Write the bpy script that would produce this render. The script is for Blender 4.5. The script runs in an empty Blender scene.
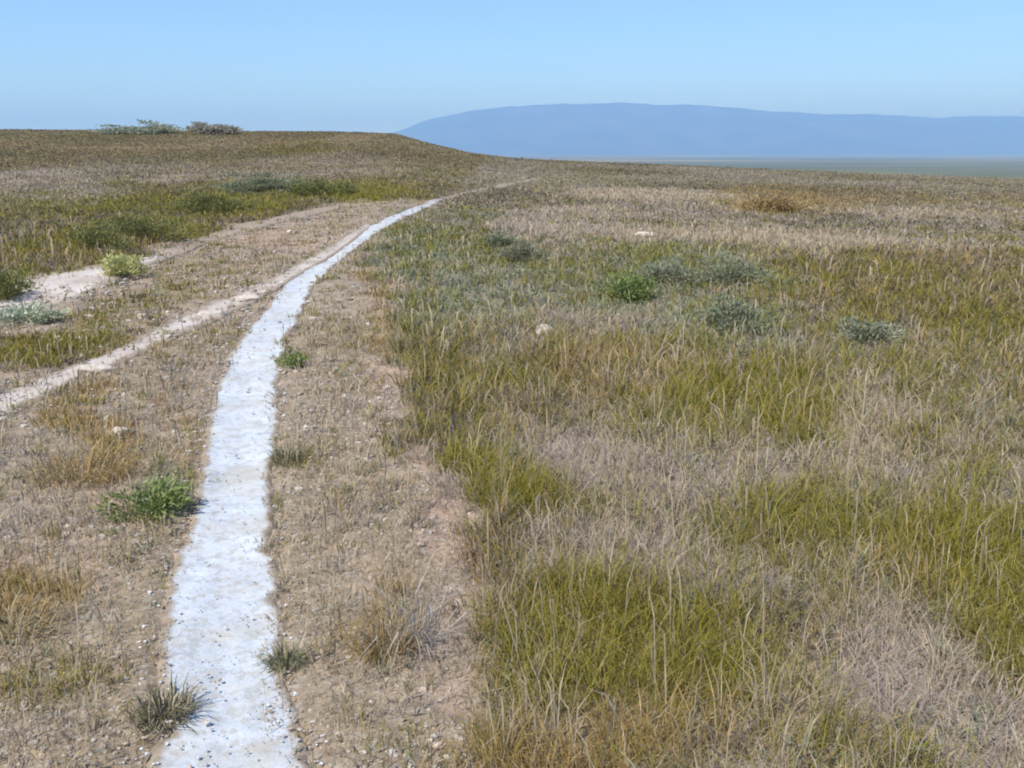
import bpy, bmesh, math, random
import numpy as np

rng = np.random.default_rng(11)
random.seed(7)
SC = bpy.context.scene
COL = SC.collection

# ------------------------------------------------------------------ camera model
W, H, F = 1024, 768, 1005.0
EYE = 1.7
HORIZON = 152.0
PITCH = math.atan((H / 2 - HORIZON) / F)
CP, SP = math.cos(PITCH), math.sin(PITCH)

# ------------------------------------------------------------------ numpy helpers
def _hash(ix, iy, seed):
    h = (ix.astype(np.int64) * 374761393 + iy.astype(np.int64) * 668265263 + seed * 974634777) & 0xFFFFFFFF
    h = ((h ^ (h >> 13)) * 1274126177) & 0xFFFFFFFF
    h = (h ^ (h >> 16)) & 0xFFFFFFFF
    return h.astype(np.float64) / 0xFFFFFFFF

def vnoise(x, y, seed=0):
    ix, iy = np.floor(x), np.floor(y)
    fx, fy = x - ix, y - iy
    fx = fx * fx * (3 - 2 * fx); fy = fy * fy * (3 - 2 * fy)
    a = _hash(ix, iy, seed); b = _hash(ix + 1, iy, seed)
    c = _hash(ix, iy + 1, seed); d = _hash(ix + 1, iy + 1, seed)
    return (a * (1 - fx) + b * fx) * (1 - fy) + (c * (1 - fx) + d * fx) * fy

def fbm(x, y, seed=0, octv=4, gain=.5):
    s = 0; amp = 1; tot = 0
    for i in range(octv):
        s = s + amp * vnoise(x * 2 ** i + 17.3 * i, y * 2 ** i - 9.1 * i, seed + i)
        tot += amp; amp *= gain
    return s / tot          # 0..1

def sstep(a, b, x):
    t = np.clip((x - a) / (b - a), 0, 1)
    return t * t * (3 - 2 * t)

# ------------------------------------------------------------------ terrain
_cu = np.array([-900, 0, 330, 395, 425, 470, 520, 580, 640, 800, 1024, 1900.])
_cy = np.array([131, 131, 131, 133, 142, 153, 159, 162, 164, 171, 178, 182.])
_cr = np.array([150, 140, 125, 115, 108, 100, 95, 92, 90, 82, 75, 70.])

def crest(x, y):
    """distance and height of the plateau's edge in the direction of (x, y)"""
    d = np.hypot(x, y)
    ta = x / np.where(y > 1e-3, y, 1e-3)
    u = np.where(y > 0.05 * d, 512 + F * ta / CP, np.where(x < 0, -900., 1900.))
    u = np.clip(u, -900, 1900)
    rc = np.interp(u, _cu, _cr)
    e = (HORIZON - np.interp(u, _cu, _cy)) / F * CP * CP
    return rc, EYE + e * rc

VALLEY = -55.0
def base_z(x, y):
    x = np.asarray(x, float); y = np.asarray(y, float)
    d = np.hypot(x, y)
    rc, zc = crest(x, y)
    t = np.clip(d / rc, 0, 1)
    z = zc * (t ** 1.6) * (1.0 - 0.03 * t)
    # low berm of the old road and gentle swells
    z = z + sstep(3, 14, d) * (1 - sstep(.75, 1.0, d / rc)) * (
        0.35 * (fbm(x / 14 + 3, y / 14, 5, 3) - .5) + 0.10 * (fbm(x / 3.1, y / 3.1, 9, 2) - .5))
    drop = np.maximum(d - rc, 0)
    fall = (VALLEY - zc) * sstep(0, 420, drop) + 9 * (fbm(x / 1700, y / 1700, 31, 3) - .5) * sstep(200, 900, drop)
    return z + fall

def project(x, y, z):
    dz = z - EYE
    depth = y * CP - dz * SP
    up = y * SP + dz * CP
    return 512 + F * x / depth, 384 - F * up / depth

def unproject(px, py):
    """world point where the photograph's pixel meets the ground"""
    cx, cu = (px - 512) / F, (384 - py) / F
    dx, dy, dz = cx, CP + cu * SP, -SP + cu * CP
    t = np.geomspace(1.2, 400, 6000)
    z = EYE + t * dz
    g = base_z(t * dx, t * dy)
    i = np.argmax(z < g) if (z < g).any() else len(t) - 1
    if i > 0 and (z < g).any():
        a, b = z[i - 1] - g[i - 1], z[i] - g[i]
        k = a / (a - b); tt = t[i - 1] + k * (t[i] - t[i - 1])
    else:
        tt = t[i]
    return np.array([tt * dx, tt * dy])

def catmull(P, n):
    P = np.asarray(P, float)
    Q = np.vstack([2 * P[0] - P[1], P, 2 * P[-1] - P[-2]])
    out = []
    for i in range(len(P) - 1):
        p0, p1, p2, p3 = Q[i:i + 4]
        t = np.linspace(0, 1, n, endpoint=False)[:, None]
        out.append(.5 * (2 * p1 + (p2 - p0) * t + (2 * p0 - 5 * p1 + 4 * p2 - p3) * t ** 2 + (3 * p1 - p0 - 3 * p2 + p3) * t ** 3))
    out.append(P[-1:])
    return np.vstack(out)

# pale footpath: (row, left, right) read as ground points
_path_px = [(768, 143, 312), (735, 154, 292), (690, 162, 279), (640, 162, 277), (590, 168, 277), (540, 181, 275),
            (490, 195, 274), (440, 204, 275), (400, 210, 277), (360, 227, 283), (330, 246, 292), (300, 270, 308),
            (280, 290, 319), (260, 317, 341), (240, 346, 368), (225, 371, 391), (213, 398, 416), (205, 419, 434),
            (197, 443, 459), (190, 470, 488), (184, 500, 516), (179, 530, 545)]
PL = [unproject(l, r) for r, l, _ in _path_px]
PR = [unproject(q, r) for r, _, q in _path_px]
d0 = (PL[0] - PL[2]); d1 = (PR[0] - PR[2])
c0 = (PL[0] + PR[0]) / 2
back = np.array([[0.02, -3.2], [0.35, -1.2]])        # the path goes on behind the camera
BL = [c0 + np.array([b[0] * 1.0 + .25 - .24, b[1]]) for b in back]
BR = [c0 + np.array([b[0] * 1.0 + .25 + .24, b[1]]) for b in back]
PATH_L = catmull(BL + PL, 26)
PATH_R = catmull(BR + PR, 26)
PATH_C = (PATH_L + PATH_R) / 2
PATH_L, PATH_R = PATH_C + (PATH_L - PATH_C) * 1.09, PATH_C + (PATH_R - PATH_C) * 1.09

_rb_px = [((-110, 428), (-110, 468)), ((0, 388), (0, 420)), ((60, 369), (60, 389)), ((120, 345), (120, 363)),
          ((200, 305), (200, 328)), ((260, 283), (260, 298)), ((300, 262), (300, 275)), ((338, 240), (338, 252)), ((372, 219), (368, 229))]
RB_L = catmull([unproject(*a) for a, b in _rb_px], 30)
RB_R = catmull([unproject(*b) for a, b in _rb_px], 30)
_ra_px = [((-110, 322), (-110, 352)), ((0, 279), (0, 326)), ((40, 271), (40, 318)), ((80, 266), (80, 303)), ((130, 257), (130, 274)),
          ((200, 236), (200, 246)), ((270, 218), (270, 225)), ((340, 203), (340, 208))]
RA_L = catmull([unproject(*a) for a, b in _ra_px], 30)
RA_R = catmull([unproject(*b) for a, b in _ra_px], 30)

def dist_to(x, y, P, chunk=20000):
    out = np.empty(len(x))
    for i in range(0, len(x), chunk):
        dx = x[i:i + chunk, None] - P[None, :, 0]; dy = y[i:i + chunk, None] - P[None, :, 1]
        out[i:i + chunk] = np.sqrt((dx * dx + dy * dy).min(1))
    return out

def poly_mask(x, y, poly):
    inside = np.zeros(len(x), bool)
    n = len(poly)
    for i in range(n):
        x0, y0 = poly[i]; x1, y1 = poly[(i + 1) % n]
        c = ((y0 > y) != (y1 > y)) & (x < (x1 - x0) * (y - y0) / (y1 - y0 + 1e-12) + x0)
        inside ^= c
    return inside

def strip_cover(x, y, L, R, grow=1.0):
    """0..1 how deep inside a strip each point lies (1 = middle), from the dense centre line"""
    C = (L + R) / 2; hw = np.hypot(*(R - L).T) / 2
    out = np.empty(len(x))
    for i in range(0, len(x), 20000):
        dx = x[i:i + 20000, None] - C[None, :, 0]; dy = y[i:i + 20000, None] - C[None, :, 1]
        dd = dx * dx + dy * dy
        j = dd.argmin(1)
        # true perpendicular half width
        T = np.gradient(C, axis=0); T /= np.maximum(np.hypot(*T.T), 1e-9)[:, None]
        V = (R - L) / 2
        pw = np.abs(V[:, 0] * T[:, 1] - V[:, 1] * T[:, 0])
        out[i:i + 20000] = np.sqrt(dd[np.arange(len(j)), j]) / np.maximum(pw[j] * grow, 1e-3)
    return out    # < 1 inside

def micro(x, y, dp):
    d = np.hypot(x, y)
    m = 0.07 * (fbm(x / .9, y / .9, 41, 3) - .5) + 0.03 * (fbm(x / .22, y / .22, 47, 2) - .5)
    return m * sstep(.25, .9, dp) * (1 - sstep(12, 40, d))

# ------------------------------------------------------------------ plant communities
# weights: straw, grey thatch, olive grass, grey-green herb, rusty, bare
SPEC = ['straw', 'thatch', 'olive', 'herb', 'rust', 'bare', 'scrub']
REG = dict(
    left=(.36, .32, .05, .08, .04, .13, .02), worn=(.34, .34, .05, .08, .03, .14, .02),
    right=(.11, .37, .25, .15, .07, .02, .03), hill=(.02, .10, .16, .10, .14, .02, .46),
    road=(.22, .28, .08, .08, .05, .25, .04))
def mix(**k):
    v = np.zeros(7)
    for a, b in k.items(): v[SPEC.index(a)] = b
    return v / v.sum()
OLIVE = mix(olive=.82, straw=.10, rust=.08)
OLIVEB = mix(olive=.44, rust=.16, scrub=.36, thatch=.04)
MAUVE = mix(thatch=.66, straw=.28, herb=.06)
PALE = mix(straw=.75, thatch=.25)
PINK = mix(thatch=.32, bare=.60, rust=.08)
HERB = mix(herb=.72, olive=.16, thatch=.12)
RUST = mix(rust=.72, straw=.12, olive=.16)
BROWN = mix(rust=.34, thatch=.16, olive=.08, scrub=.42)
# px, py, half width, half height, mixture, strength
PATCH = [
    (455, 285, 75, 50, HERB, .85), (420, 245, 40, 22, HERB, .8), (560, 285, 60, 30, HERB, .55),
    (660, 300, 60, 34, HERB, .9), (740, 330, 45, 40, HERB, .85), (690, 262, 70, 16, HERB, .7), (860, 340, 40, 20, HERB, .7),
    (440, 420, 40, 70, OLIVEB, .8), (490, 500, 48, 42, OLIVE, 1), (545, 400, 70, 40, OLIVEB, .45),
    (650, 370, 110, 30, RUST, .45), (740, 410, 80, 34, OLIVE, .8), (620, 450, 22, 36, OLIVE, .6),
    (900, 300, 130, 40, OLIVEB, .9), (960, 260, 70, 14, BROWN, .7), (770, 200, 40, 14, RUST, .6),
    (600, 470, 60, 40, MAUVE, .9), (570, 560, 60, 40, MAUVE, .7), (680, 480, 60, 40, MAUVE, .9), (640, 560, 60, 50, MAUVE, .75), (760, 460, 60, 24, MAUVE, .8),
    (870, 440, 50, 50, PALE, .7), (790, 520, 50, 26, OLIVE, .55), (600, 330, 60, 20, MAUVE, .45),
    (640, 655, 120, 55, OLIVE, 1), (570, 640, 60, 50, OLIVE, .9), (700, 690, 50, 30, OLIVE, .8),
    (600, 752, 130, 34, RUST, 1), (500, 590, 26, 60, BROWN, .6), (790, 640, 30, 32, BROWN, .6),
    (900, 680, 90, 50, MAUVE, .95), (985, 720, 60, 40, MAUVE, .9), (800, 710, 50, 50, PALE, .5), (870, 620, 60, 24, PALE, .5),
    (960, 560, 90, 50, OLIVE, .95), (1010, 640, 40, 50, OLIVE, .8), (905, 585, 36, 24, RUST, .55), (880, 750, 50, 20, OLIVE, .7),
    (790, 240, 130, 9, PALE, 1), (650, 196, 60, 7, PALE, 1), (930, 215, 80, 5, PALE, .7), (600, 212, 50, 5, PALE, .7), (590, 262, 110, 26, HERB, .55), (700, 300, 120, 45, HERB, .5), (640, 238, 30, 8, PALE, .8), (560, 225, 70, 22, MAUVE, .8), (545, 250, 40, 14, MAUVE, .5),
    (460, 215, 40, 8, HERB, .6), (840, 196, 60, 8, BROWN, .8), (1000, 205, 50, 12, BROWN, .5), (700, 215, 80, 12, MAUVE, .5),
    # left hill
    (150, 146, 260, 8, BROWN, .85), (300, 148, 40, 8, OLIVEB, .5), (130, 172, 110, 12, MAUVE, .4), (330, 165, 60, 12, MAUVE, .35), (100, 205, 120, 10, OLIVEB, .6),
    (40, 190, 60, 20, MAUVE, .5), (460, 610, 24, 100, PINK, 1), (432, 500, 24, 60, PINK, 1), (390, 390, 16, 60, PINK, .8), (368, 300, 12, 40, PINK, .8), (60, 560, 70, 60, PINK, .5), (290, 240, 60, 14, PINK, .6), (270, 188, 60, 10, HERB, .9), (345, 190, 70, 8, OLIVE, .8), (230, 208, 50, 11, OLIVE, 1), (140, 232, 60, 12, OLIVE, 1), (60, 255, 50, 10, OLIVE, .8),
    (50, 262, 40, 10, BROWN, .6), (10, 290, 30, 14, OLIVE, .8), (380, 196, 30, 6, OLIVE, .8),
    (40, 348, 70, 16, OLIVEB, .9), (120, 312, 40, 14, OLIVEB, .8), (170, 290, 40, 12, OLIVE, .5),
    (80, 445, 36, 56, RUST, 1), (15, 605, 44, 44, RUST, .95), (190, 440, 20, 40, RUST, .4), (155, 495, 45, 30, HERB, .7), (60, 690, 70, 20, OLIVEB, .35), (10, 500, 50, 60, MAUVE, .5),
    (30, 740, 70, 30, MAUVE, .6), (40, 640, 60, 24, MAUVE, .6), (100, 730, 40, 40, OLIVEB, .3), (370, 310, 16, 50, RUST, .5), (395, 620, 14, 34, RUST, .6),
    (320, 700, 40, 50, PALE, .4), (350, 560, 40, 60, PALE, .35), (455, 620, 30, 60, MAUVE, .55), (410, 700, 40, 40, MAUVE, .4), (430, 740, 40, 30, OLIVEB, .3)]
_pw = []
for px, py, hw, hh, m, s in PATCH:
    c = unproject(px, py)
    a = unproject(px, max(py - hh, 133 if px < 420 else 163)); b = unproject(px, py + hh)
    e = unproject(px + hw, py)
    _pw.append((c[0], c[1], max(np.hypot(*(e - c)), .1), max(np.hypot(*(a - c)), .1), max(np.hypot(*(b - c)), .1), m, s))

WORN_R = catmull([unproject(*p) for p in [(440, 204), (388, 236), (374, 262), (382, 320), (402, 390), (428, 470), (470, 540), (498, 600), (500, 680), (482, 768)]] + [np.array([.1, 1.2]), np.array([.3, -3.])], 8)
ROAD_UP = catmull([unproject(*p) for p in [(-110, 318), (0, 292), (80, 262), (160, 246), (250, 222), (330, 206), (400, 199), (430, 200)]], 8)
_worn_poly = np.vstack([PATH_C[::-4], WORN_R[::-1]])
_worn_poly = np.vstack([PATH_C[::4][:int(len(PATH_C[::4]) * .86)][::-1], WORN_R[::-1]])
_worn_poly = np.vstack([WORN_R, PATH_C[:int(len(PATH_C) * .86)]])
_road_poly = np.vstack([ROAD_UP, PATH_C[:int(len(PATH_C) * .86)][::-1], [[-1.0, -3.], [-6, -3.], [-12., 2.]]])

def community(x, y):
    n = len(x)
    wx = x + .55 * (fbm(x / .8, y / .8, 61, 3) - .5) * np.clip(np.hypot(x, y) / 6, .5, 3)
    wy = y + 1.0 * (fbm(x / .8, y / .8, 67, 3) - .5) * np.clip(np.hypot(x, y) / 6, .5, 3)
    M = np.tile(np.array(REG['right']), (n, 1))
    road = poly_mask(wx, wy, _road_poly)
    rag = np.clip(np.hypot(x, y) / 6, .6, 2)
    worn = poly_mask(wx + .55 * rag * (fbm(x / .3, y / .3, 63, 3) - .5), wy + .8 * rag * (fbm(x / .3, y / .3, 65, 3) - .5), _worn_poly)
    # which side of the path: everything beyond the upper edge of the old road is the hill
    upto = np.interp(wx, ROAD_UP[:, 0], ROAD_UP[:, 1], left=ROAD_UP[0, 1], right=1e9)
    hill = (~road) & (~worn) & (wx < 0) & (wy > upto - .5)
    M[hill] = REG['hill']
    d = np.hypot(x, y)
    rb = strip_cover(x, y, RB_L, RB_R)
    below = road & (np.hypot(x, y) < 9)
    M[road] = REG['road']; M[below] = REG['left']
    M[worn] = REG['worn']
    far = (~hill & ~road & ~worn)
    k = (sstep(9, 30, d) * .64)[:, None]
    M = np.where(far[:, None], M * (1 - k) + np.array(mix(scrub=.52, thatch=.33, straw=.04, herb=.11)) * k, M)
    for cx, cy, rx, r0, r1, m, s in _pw:
        dy = wy - cy
        # ellipse laid along the line of sight through its own centre
        L = math.hypot(cx, cy); tx, ty = cx / L, cy / L
        along = (wx - cx) * tx + (wy - cy) * ty
        across = (wx - cx) * ty - (wy - cy) * tx
        q = (across / rx) ** 2 + np.where(along > 0, along / r0, along / r1) ** 2
        g = np.minimum(s * 1.05, .97) * (1 - sstep(.35, 1.75, q))
        k = g > .01
        if k.any():
            M[k] = M[k] * (1 - g[k, None]) + m[None, :] * g[k, None]
    # natural patchiness
    nz = fbm(x / 1.1, y / 1.1, 71, 3) - .5
    nz2 = fbm(x / .45, y / .45, 77, 2) - .5
    M[:, 2] *= np.exp(2.2 * nz); M[:, 1] *= np.exp(-1.8 * nz); M[:, 3] *= np.exp(2.0 * nz2); M[:, 0] *= np.exp(-1.5 * nz2)
    nl = fbm(x / 7.5 + 40, y / 11, 171, 4) - .5; nm = fbm(x / 5 - 11, y / 9, 181, 4) - .5
    kl = sstep(8, 30, d)
    M[:, 6] *= np.exp(3.2 * nl * kl); M[:, 1] *= np.exp(-3.6 * nl * kl); M[:, 2] *= np.exp(3.4 * nm * kl); M[:, 4] *= np.exp(-3.2 * nm * kl)
    M /= M.sum(1, keepdims=True)
    return M, road, worn, hill

# ------------------------------------------------------------------ materials
def new_mat(name):
    m = bpy.data.materials.new(name); m.use_nodes = True
    nt = m.node_tree; b = nt.nodes['Principled BSDF']
    return m, nt, b

def N(nt, kind, **kw):
    n = nt.nodes.new(kind)
    for k, v in kw.items(): setattr(n, k, v)
    return n

def noise(nt, vec, scale, detail=4, rough=.6):
    n = N(nt, 'ShaderNodeTexNoise'); n.inputs['Scale'].default_value = scale
    n.inputs['Detail'].default_value = detail; n.inputs['Roughness'].default_value = rough
    nt.links.new(vec, n.inputs['Vector']); return n

def ramp(nt, fac, stops):
    r = N(nt, 'ShaderNodeValToRGB'); e = r.color_ramp.elements
    while len(e) < len(stops): e.new(.5)
    for i, (p, c) in enumerate(stops):
        e[i].position = p; e[i].color = (*c, 1)
    nt.links.new(fac, r.inputs['Fac']); return r

def mixc(nt, fac, a, b, mode='MIX'):
    m = N(nt, 'ShaderNodeMix', data_type='RGBA', blend_type=mode)
    if isinstance(fac, float): m.inputs[0].default_value = fac
    else: nt.links.new(fac, m.inputs[0])
    for s, i in ((a, 6), (b, 7)):
        if isinstance(s, tuple): m.inputs[i].default_value = (*s, 1)
        else: nt.links.new(s, m.inputs[i])
    return m.outputs[2]

def ground_material():
    m, nt, b = new_mat('ground_soil'); L = nt.links
    tc = N(nt, 'ShaderNodeTexCoord'); v = tc.outputs['Object']
    at = N(nt, 'ShaderNodeAttribute', attribute_name='soil')
    n1 = noise(nt, v, 9, 8, .7); n2 = noise(nt, v, 60, 4, .7); n3 = noise(nt, v, 1.7, 4, .6)
    vo = N(nt, 'ShaderNodeTexVoronoi'); vo.inputs['Scale'].default_value = 42; L.new(v, vo.inputs['Vector'])
    c = mixc(nt, .75, at.outputs['Color'], ramp(nt, n1.outputs['Fac'], [(.28, (.42, .40, .38)), (.5, (1, 1, 1)), (.72, (1.5, 1.45, 1.35))]).outputs['Color'], 'MULTIPLY')
    c = mixc(nt, .6, c, ramp(nt, n2.outputs['Fac'], [(.3, (.55, .53, .5)), (.5, (1, 1, 1)), (.7, (1.35, 1.33, 1.3))]).outputs['Color'], 'MULTIPLY')
    sep = N(nt, 'ShaderNodeSeparateColor'); L.new(vo.outputs['Color'], sep.inputs[0])
    lt = N(nt, 'ShaderNodeMath', operation='GREATER_THAN'); lt.inputs[1].default_value = .86; L.new(sep.outputs[0], lt.inputs[0])
    mm = N(nt, 'ShaderNodeMath', operation='MULTIPLY'); mm.inputs[1].default_value = .5; L.new(lt.outputs[0], mm.inputs[0])
    at2 = N(nt, 'ShaderNodeAttribute', attribute_name='pebble')
    m3 = N(nt, 'ShaderNodeMath', operation='MULTIPLY'); L.new(mm.outputs[0], m3.inputs[0]); L.new(at2.outputs['Fac'], m3.inputs[1])
    c = mixc(nt, m3.outputs[0], c, (.42, .39, .34))
    L.new(c, b.inputs['Base Color']); b.inputs['Roughness'].default_value = .95
    b.inputs['Specular IOR Level'].default_value = .1
    bp = N(nt, 'ShaderNodeBump'); bp.inputs['Strength'].default_value = .7; bp.inputs['Distance'].default_value = .02
    L.new(n1.outputs['Fac'], bp.inputs['Height'])
    bp2 = N(nt, 'ShaderNodeBump'); bp2.inputs['Strength'].default_value = .5; bp2.inputs['Distance'].default_value = .006
    L.new(n2.outputs['Fac'], bp2.inputs['Height']); L.new(bp.outputs[0], bp2.inputs['Normal'])
    L.new(bp2.outputs[0], b.inputs['Normal'])
    return m

def dust_material(name, base, light, dark, scale=1.0):
    m, nt, b = new_mat(name); L = nt.links
    tc = N(nt, 'ShaderNodeTexCoord'); v = tc.outputs['Object']
    n0 = noise(nt, v, 1.6 * scale, 5, .6); n1 = noise(nt, v, 11 * scale, 8, .7); n2 = noise(nt, v, 90, 5, .75)
    c = ramp(nt, n0.outputs['Fac'], [(.26, (dark[0] * .78, dark[1] * .72, dark[2] * .64)), (.36, dark), (.5, base), (.72, light)]).outputs['Color']
    c = mixc(nt, .8, c, ramp(nt, n1.outputs['Fac'], [(.28, (.62, .60, .57)), (.5, (1, 1, 1)), (.7, (1.12, 1.12, 1.12))]).outputs['Color'], 'MULTIPLY')
    c = mixc(nt, .7, c, ramp(nt, n2.outputs['Fac'], [(.3, (.68, .67, .65)), (.5, (1, 1, 1)), (.7, (1.1, 1.1, 1.1))]).outputs['Color'], 'MULTIPLY')
    n6 = noise(nt, v, 2.6, 7, .68)
    c = mixc(nt, ramp(nt, n6.outputs['Fac'], [(.48, (0, 0, 0)), (.68, (.65, .65, .65))]).outputs['Color'], c, (.50, .465, .395))
    vo = N(nt, 'ShaderNodeTexVoronoi'); vo.inputs['Scale'].default_value = 38; L.new(v, vo.inputs['Vector'])
    sp_ = N(nt, 'ShaderNodeSeparateColor'); L.new(vo.outputs['Color'], sp_.inputs[0])
    c = mixc(nt, ramp(nt, sp_.outputs[0], [(.82, (0, 0, 0)), (.84, (.5, .5, .5))]).outputs['Color'], c, (.40, .38, .34))
    # trodden bare in the middle, breaking up into ordinary soil towards the rim
    at = N(nt, 'ShaderNodeAttribute', attribute_name='worn_bare')
    n4 = noise(nt, v, 4, 10, .78)
    ad = N(nt, 'ShaderNodeMath', operation='ADD'); L.new(at.outputs['Fac'], ad.inputs[0]); L.new(n4.outputs['Fac'], ad.inputs[1])
    rp = ramp(nt, ad.outputs[0], [(.70 * .6, (0, 0, 0)), (1.0 * .6, (1, 1, 1))])
    sc_ = N(nt, 'ShaderNodeMath', operation='MULTIPLY'); sc_.inputs[1].default_value = .6
    L.new(ad.outputs[0], sc_.inputs[0]); L.new(sc_.outputs[0], rp.inputs['Fac'])
    soil = mixc(nt, .8, (.31, .26, .205), ramp(nt, n1.outputs['Fac'], [(.28, (.5, .48, .46)), (.5, (1, 1, 1)), (.72, (1.4, 1.36, 1.3))]).outputs['Color'], 'MULTIPLY')
    c = mixc(nt, rp.outputs['Color'], soil, c)
    L.new(c, b.inputs['Base Color']); b.inputs['Roughness'].default_value = .9
    b.inputs['Specular IOR Level'].default_value = .15
    bp = N(nt, 'ShaderNodeBump'); bp.inputs['Strength'].default_value = .6; bp.inputs['Distance'].default_value = .015
    L.new(n1.outputs['Fac'], bp.inputs['Height'])
    bp2 = N(nt, 'ShaderNodeBump'); bp2.inputs['Strength'].default_value = .5; bp2.inputs['Distance'].default_value = .004
    L.new(n2.outputs['Fac'], bp2.inputs['Height']); L.new(bp.outputs[0], bp2.inputs['Normal'])
    L.new(bp2.outputs[0], b.inputs['Normal'])
    return m

def blade_material(name, attr='tint', trans=.35, rough=.6, spec=.25):
    m, nt, b = new_mat(name); L = nt.links
    at = N(nt, 'ShaderNodeAttribute', attribute_name=attr)
    L.new(at.outputs['Color'], b.inputs['Base Color']); b.inputs['Roughness'].default_value = rough
    b.inputs['Specular IOR Level'].default_value = spec
    tr = N(nt, 'ShaderNodeBsdfTranslucent'); L.new(at.outputs['Color'], tr.inputs['Color'])
    mx = N(nt, 'ShaderNodeMixShader'); mx.inputs[0].default_value = trans
    L.new(b.outputs[0], mx.inputs[1]); L.new(tr.outputs[0], mx.inputs[2])
    L.new(mx.outputs[0], nt.nodes['Material Output'].inputs['Surface'])
    return m

# ------------------------------------------------------------------ object helpers
def link(name, me, mat=None, parent=None, loc=None):
    o = bpy.data.objects.new(name, me); COL.objects.link(o)
    if mat: me.materials.append(mat)
    if parent: o.parent = parent
    if loc is not None: o.location = loc
    return o

def tag(o, label=None, cat=None, group=None, kind=None):
    if label: o['label'] = label
    if cat: o['category'] = cat
    if group: o['group'] = group
    if kind: o['kind'] = kind
    return o

def np_mesh(name, V, tris=None, quads=None, attrs=None, smooth=False):
    me = bpy.data.meshes.new(name)
    me.vertices.add(len(V)); me.vertices.foreach_set('co', np.ascontiguousarray(V, np.float32).ravel())
    nt = 0 if tris is None else len(tris); nq = 0 if quads is None else len(quads)
    loops = np.concatenate([a for a in ((tris.ravel() if nt else None), (quads.ravel() if nq else None)) if a is not None]).astype(np.int32)
    me.loops.add(len(loops)); me.loops.foreach_set('vertex_index', loops)
    me.polygons.add(nt + nq)
    tot = np.concatenate([np.full(nt, 3), np.full(nq, 4)]).astype(np.int32)
    st = np.concatenate([[0], np.cumsum(tot)[:-1]]).astype(np.int32)
    me.polygons.foreach_set('loop_start', st)
    me.polygons.foreach_set('use_smooth', np.full(nt + nq, smooth))
    for k, a in (attrs or {}).items():
        if a.ndim == 1:
            at = me.attributes.new(k, 'FLOAT', 'POINT'); at.data.foreach_set('value', a.astype(np.float32))
        else:
            at = me.attributes.new(k, 'FLOAT_COLOR', 'POINT')
            c = np.ones((len(a), 4), np.float32); c[:, :3] = a; at.data.foreach_set('color', c.ravel())
    me.update(calc_edges=True); me.validate()
    return me

# ------------------------------------------------------------------ ground
SOIL = dict(straw=(.33, .265, .19), thatch=(.31, .265, .22), olive=(.15, .135, .05), herb=(.17, .165, .105), rust=(.25, .17, .085), bare=(.41, .297, .24), scrub=(.16, .135, .10))
SOILV = np.array([SOIL[s] for s in SPEC])

def build_ground():
    front = np.radians(np.arange(-46, 46.01, .17))
    rest = np.radians(np.arange(49, 312, 3.0))
    ang = np.concatenate([front, rest])
    rr = [0.15]
    while rr[-1] < 44000:
        r = rr[-1]
        rr.append(r * (1.012 if r < 12 else 1.014 if r < 170 else 1.03 if r < 700 else 1.045))
    rr = np.array(rr); na, nr = len(ang), len(rr)
    A, R = np.meshgrid(ang, rr)
    x = (R * np.sin(A)).ravel(); y = (R * np.cos(A)).ravel()
    d = R.ravel()
    near = d < 200
    dp = np.full(len(x), 99.); dp[near] = dist_to(x[near], y[near], PATH_C)
    z = base_z(x, y)
    z[near] += micro(x[near], y[near], dp[near])
    pc = np.full(len(x), 9.); pc[near] = strip_cover(x[near], y[near], PATH_L, PATH_R)
    z -= .02 * (1 - sstep(.85, 1.25, pc)) + .05 * (1 - sstep(.55, .85, pc))
    for LL, RR in ((RB_L, RB_R), (RA_L, RA_R)):
        q = np.full(len(x), 9.); q[near] = strip_cover(x[near], y[near], LL, RR)
        z -= .03 * (1 - sstep(.8, 1.3, q))
    soil = np.empty((len(x), 3)); peb = np.zeros(len(x))
    M, road, worn, hill = community(x[near], y[near])
    soil[near] = M @ SOILV
    peb[near] = np.where(road | worn, 1.0, .25)
    # the far valley: hazy green fields, strips of stubble and dark scrub
    xf, yf, df = x[~near], y[~near], d[~near]
    f1 = fbm(xf / 2600 + 5, yf / 900, 81, 4); f2 = fbm(xf / 900, yf / 420, 83, 3)
    c = np.array([.135, .135, .035])[None] * (1 - sstep(.45, .6, f1))[:, None] + np.array([.23, .20, .08])[None] * sstep(.45, .6, f1)[:, None]
    c = c * (.45 + 1.1 * f2)[:, None]
    u = 512 + F * (xf / np.maximum(yf, 1)) / CP
    # a pale stubble field out on the plain
    fld = (sstep(1450, 1600, yf) * (1 - sstep(1900, 2150, yf)) * sstep(700, 800, xf) * (1 - sstep(1500, 1700, xf)))
    c = c * (1 - fld[:, None]) + np.array([.27, .26, .16])[None] * fld[:, None]
    soil[~near] = c
    i = np.arange(nr - 1)[:, None] * na + np.arange(na)[None, :]
    j = np.arange(nr - 1)[:, None] * na + (np.arange(na)[None, :] + 1) % na
    q = np.stack([i, j, j + na, i + na], -1).reshape(-1, 4)
    q = q[:, ::-1]                                  # facing up
    V = np.stack([x, y, z], 1)
    V = np.vstack([V, [[0, 0, base_z(0., 0.)]]]); soil = np.vstack([soil, soil[:1]]); peb = np.append(peb, 1)
    k = np.arange(na); tri = np.stack([np.full(na, len(V) - 1), (k + 1) % na, k], 1)
    me = np_mesh('ground', V, tris=tri, quads=q, attrs={'soil': soil, 'pebble': peb}, smooth=True)
    o = link('ground', me, ground_material())
    tag(o, 'dry grassland ground reaching down to a hazy green plain', kind='structure', cat='ground')
    return o
build_ground()

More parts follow.
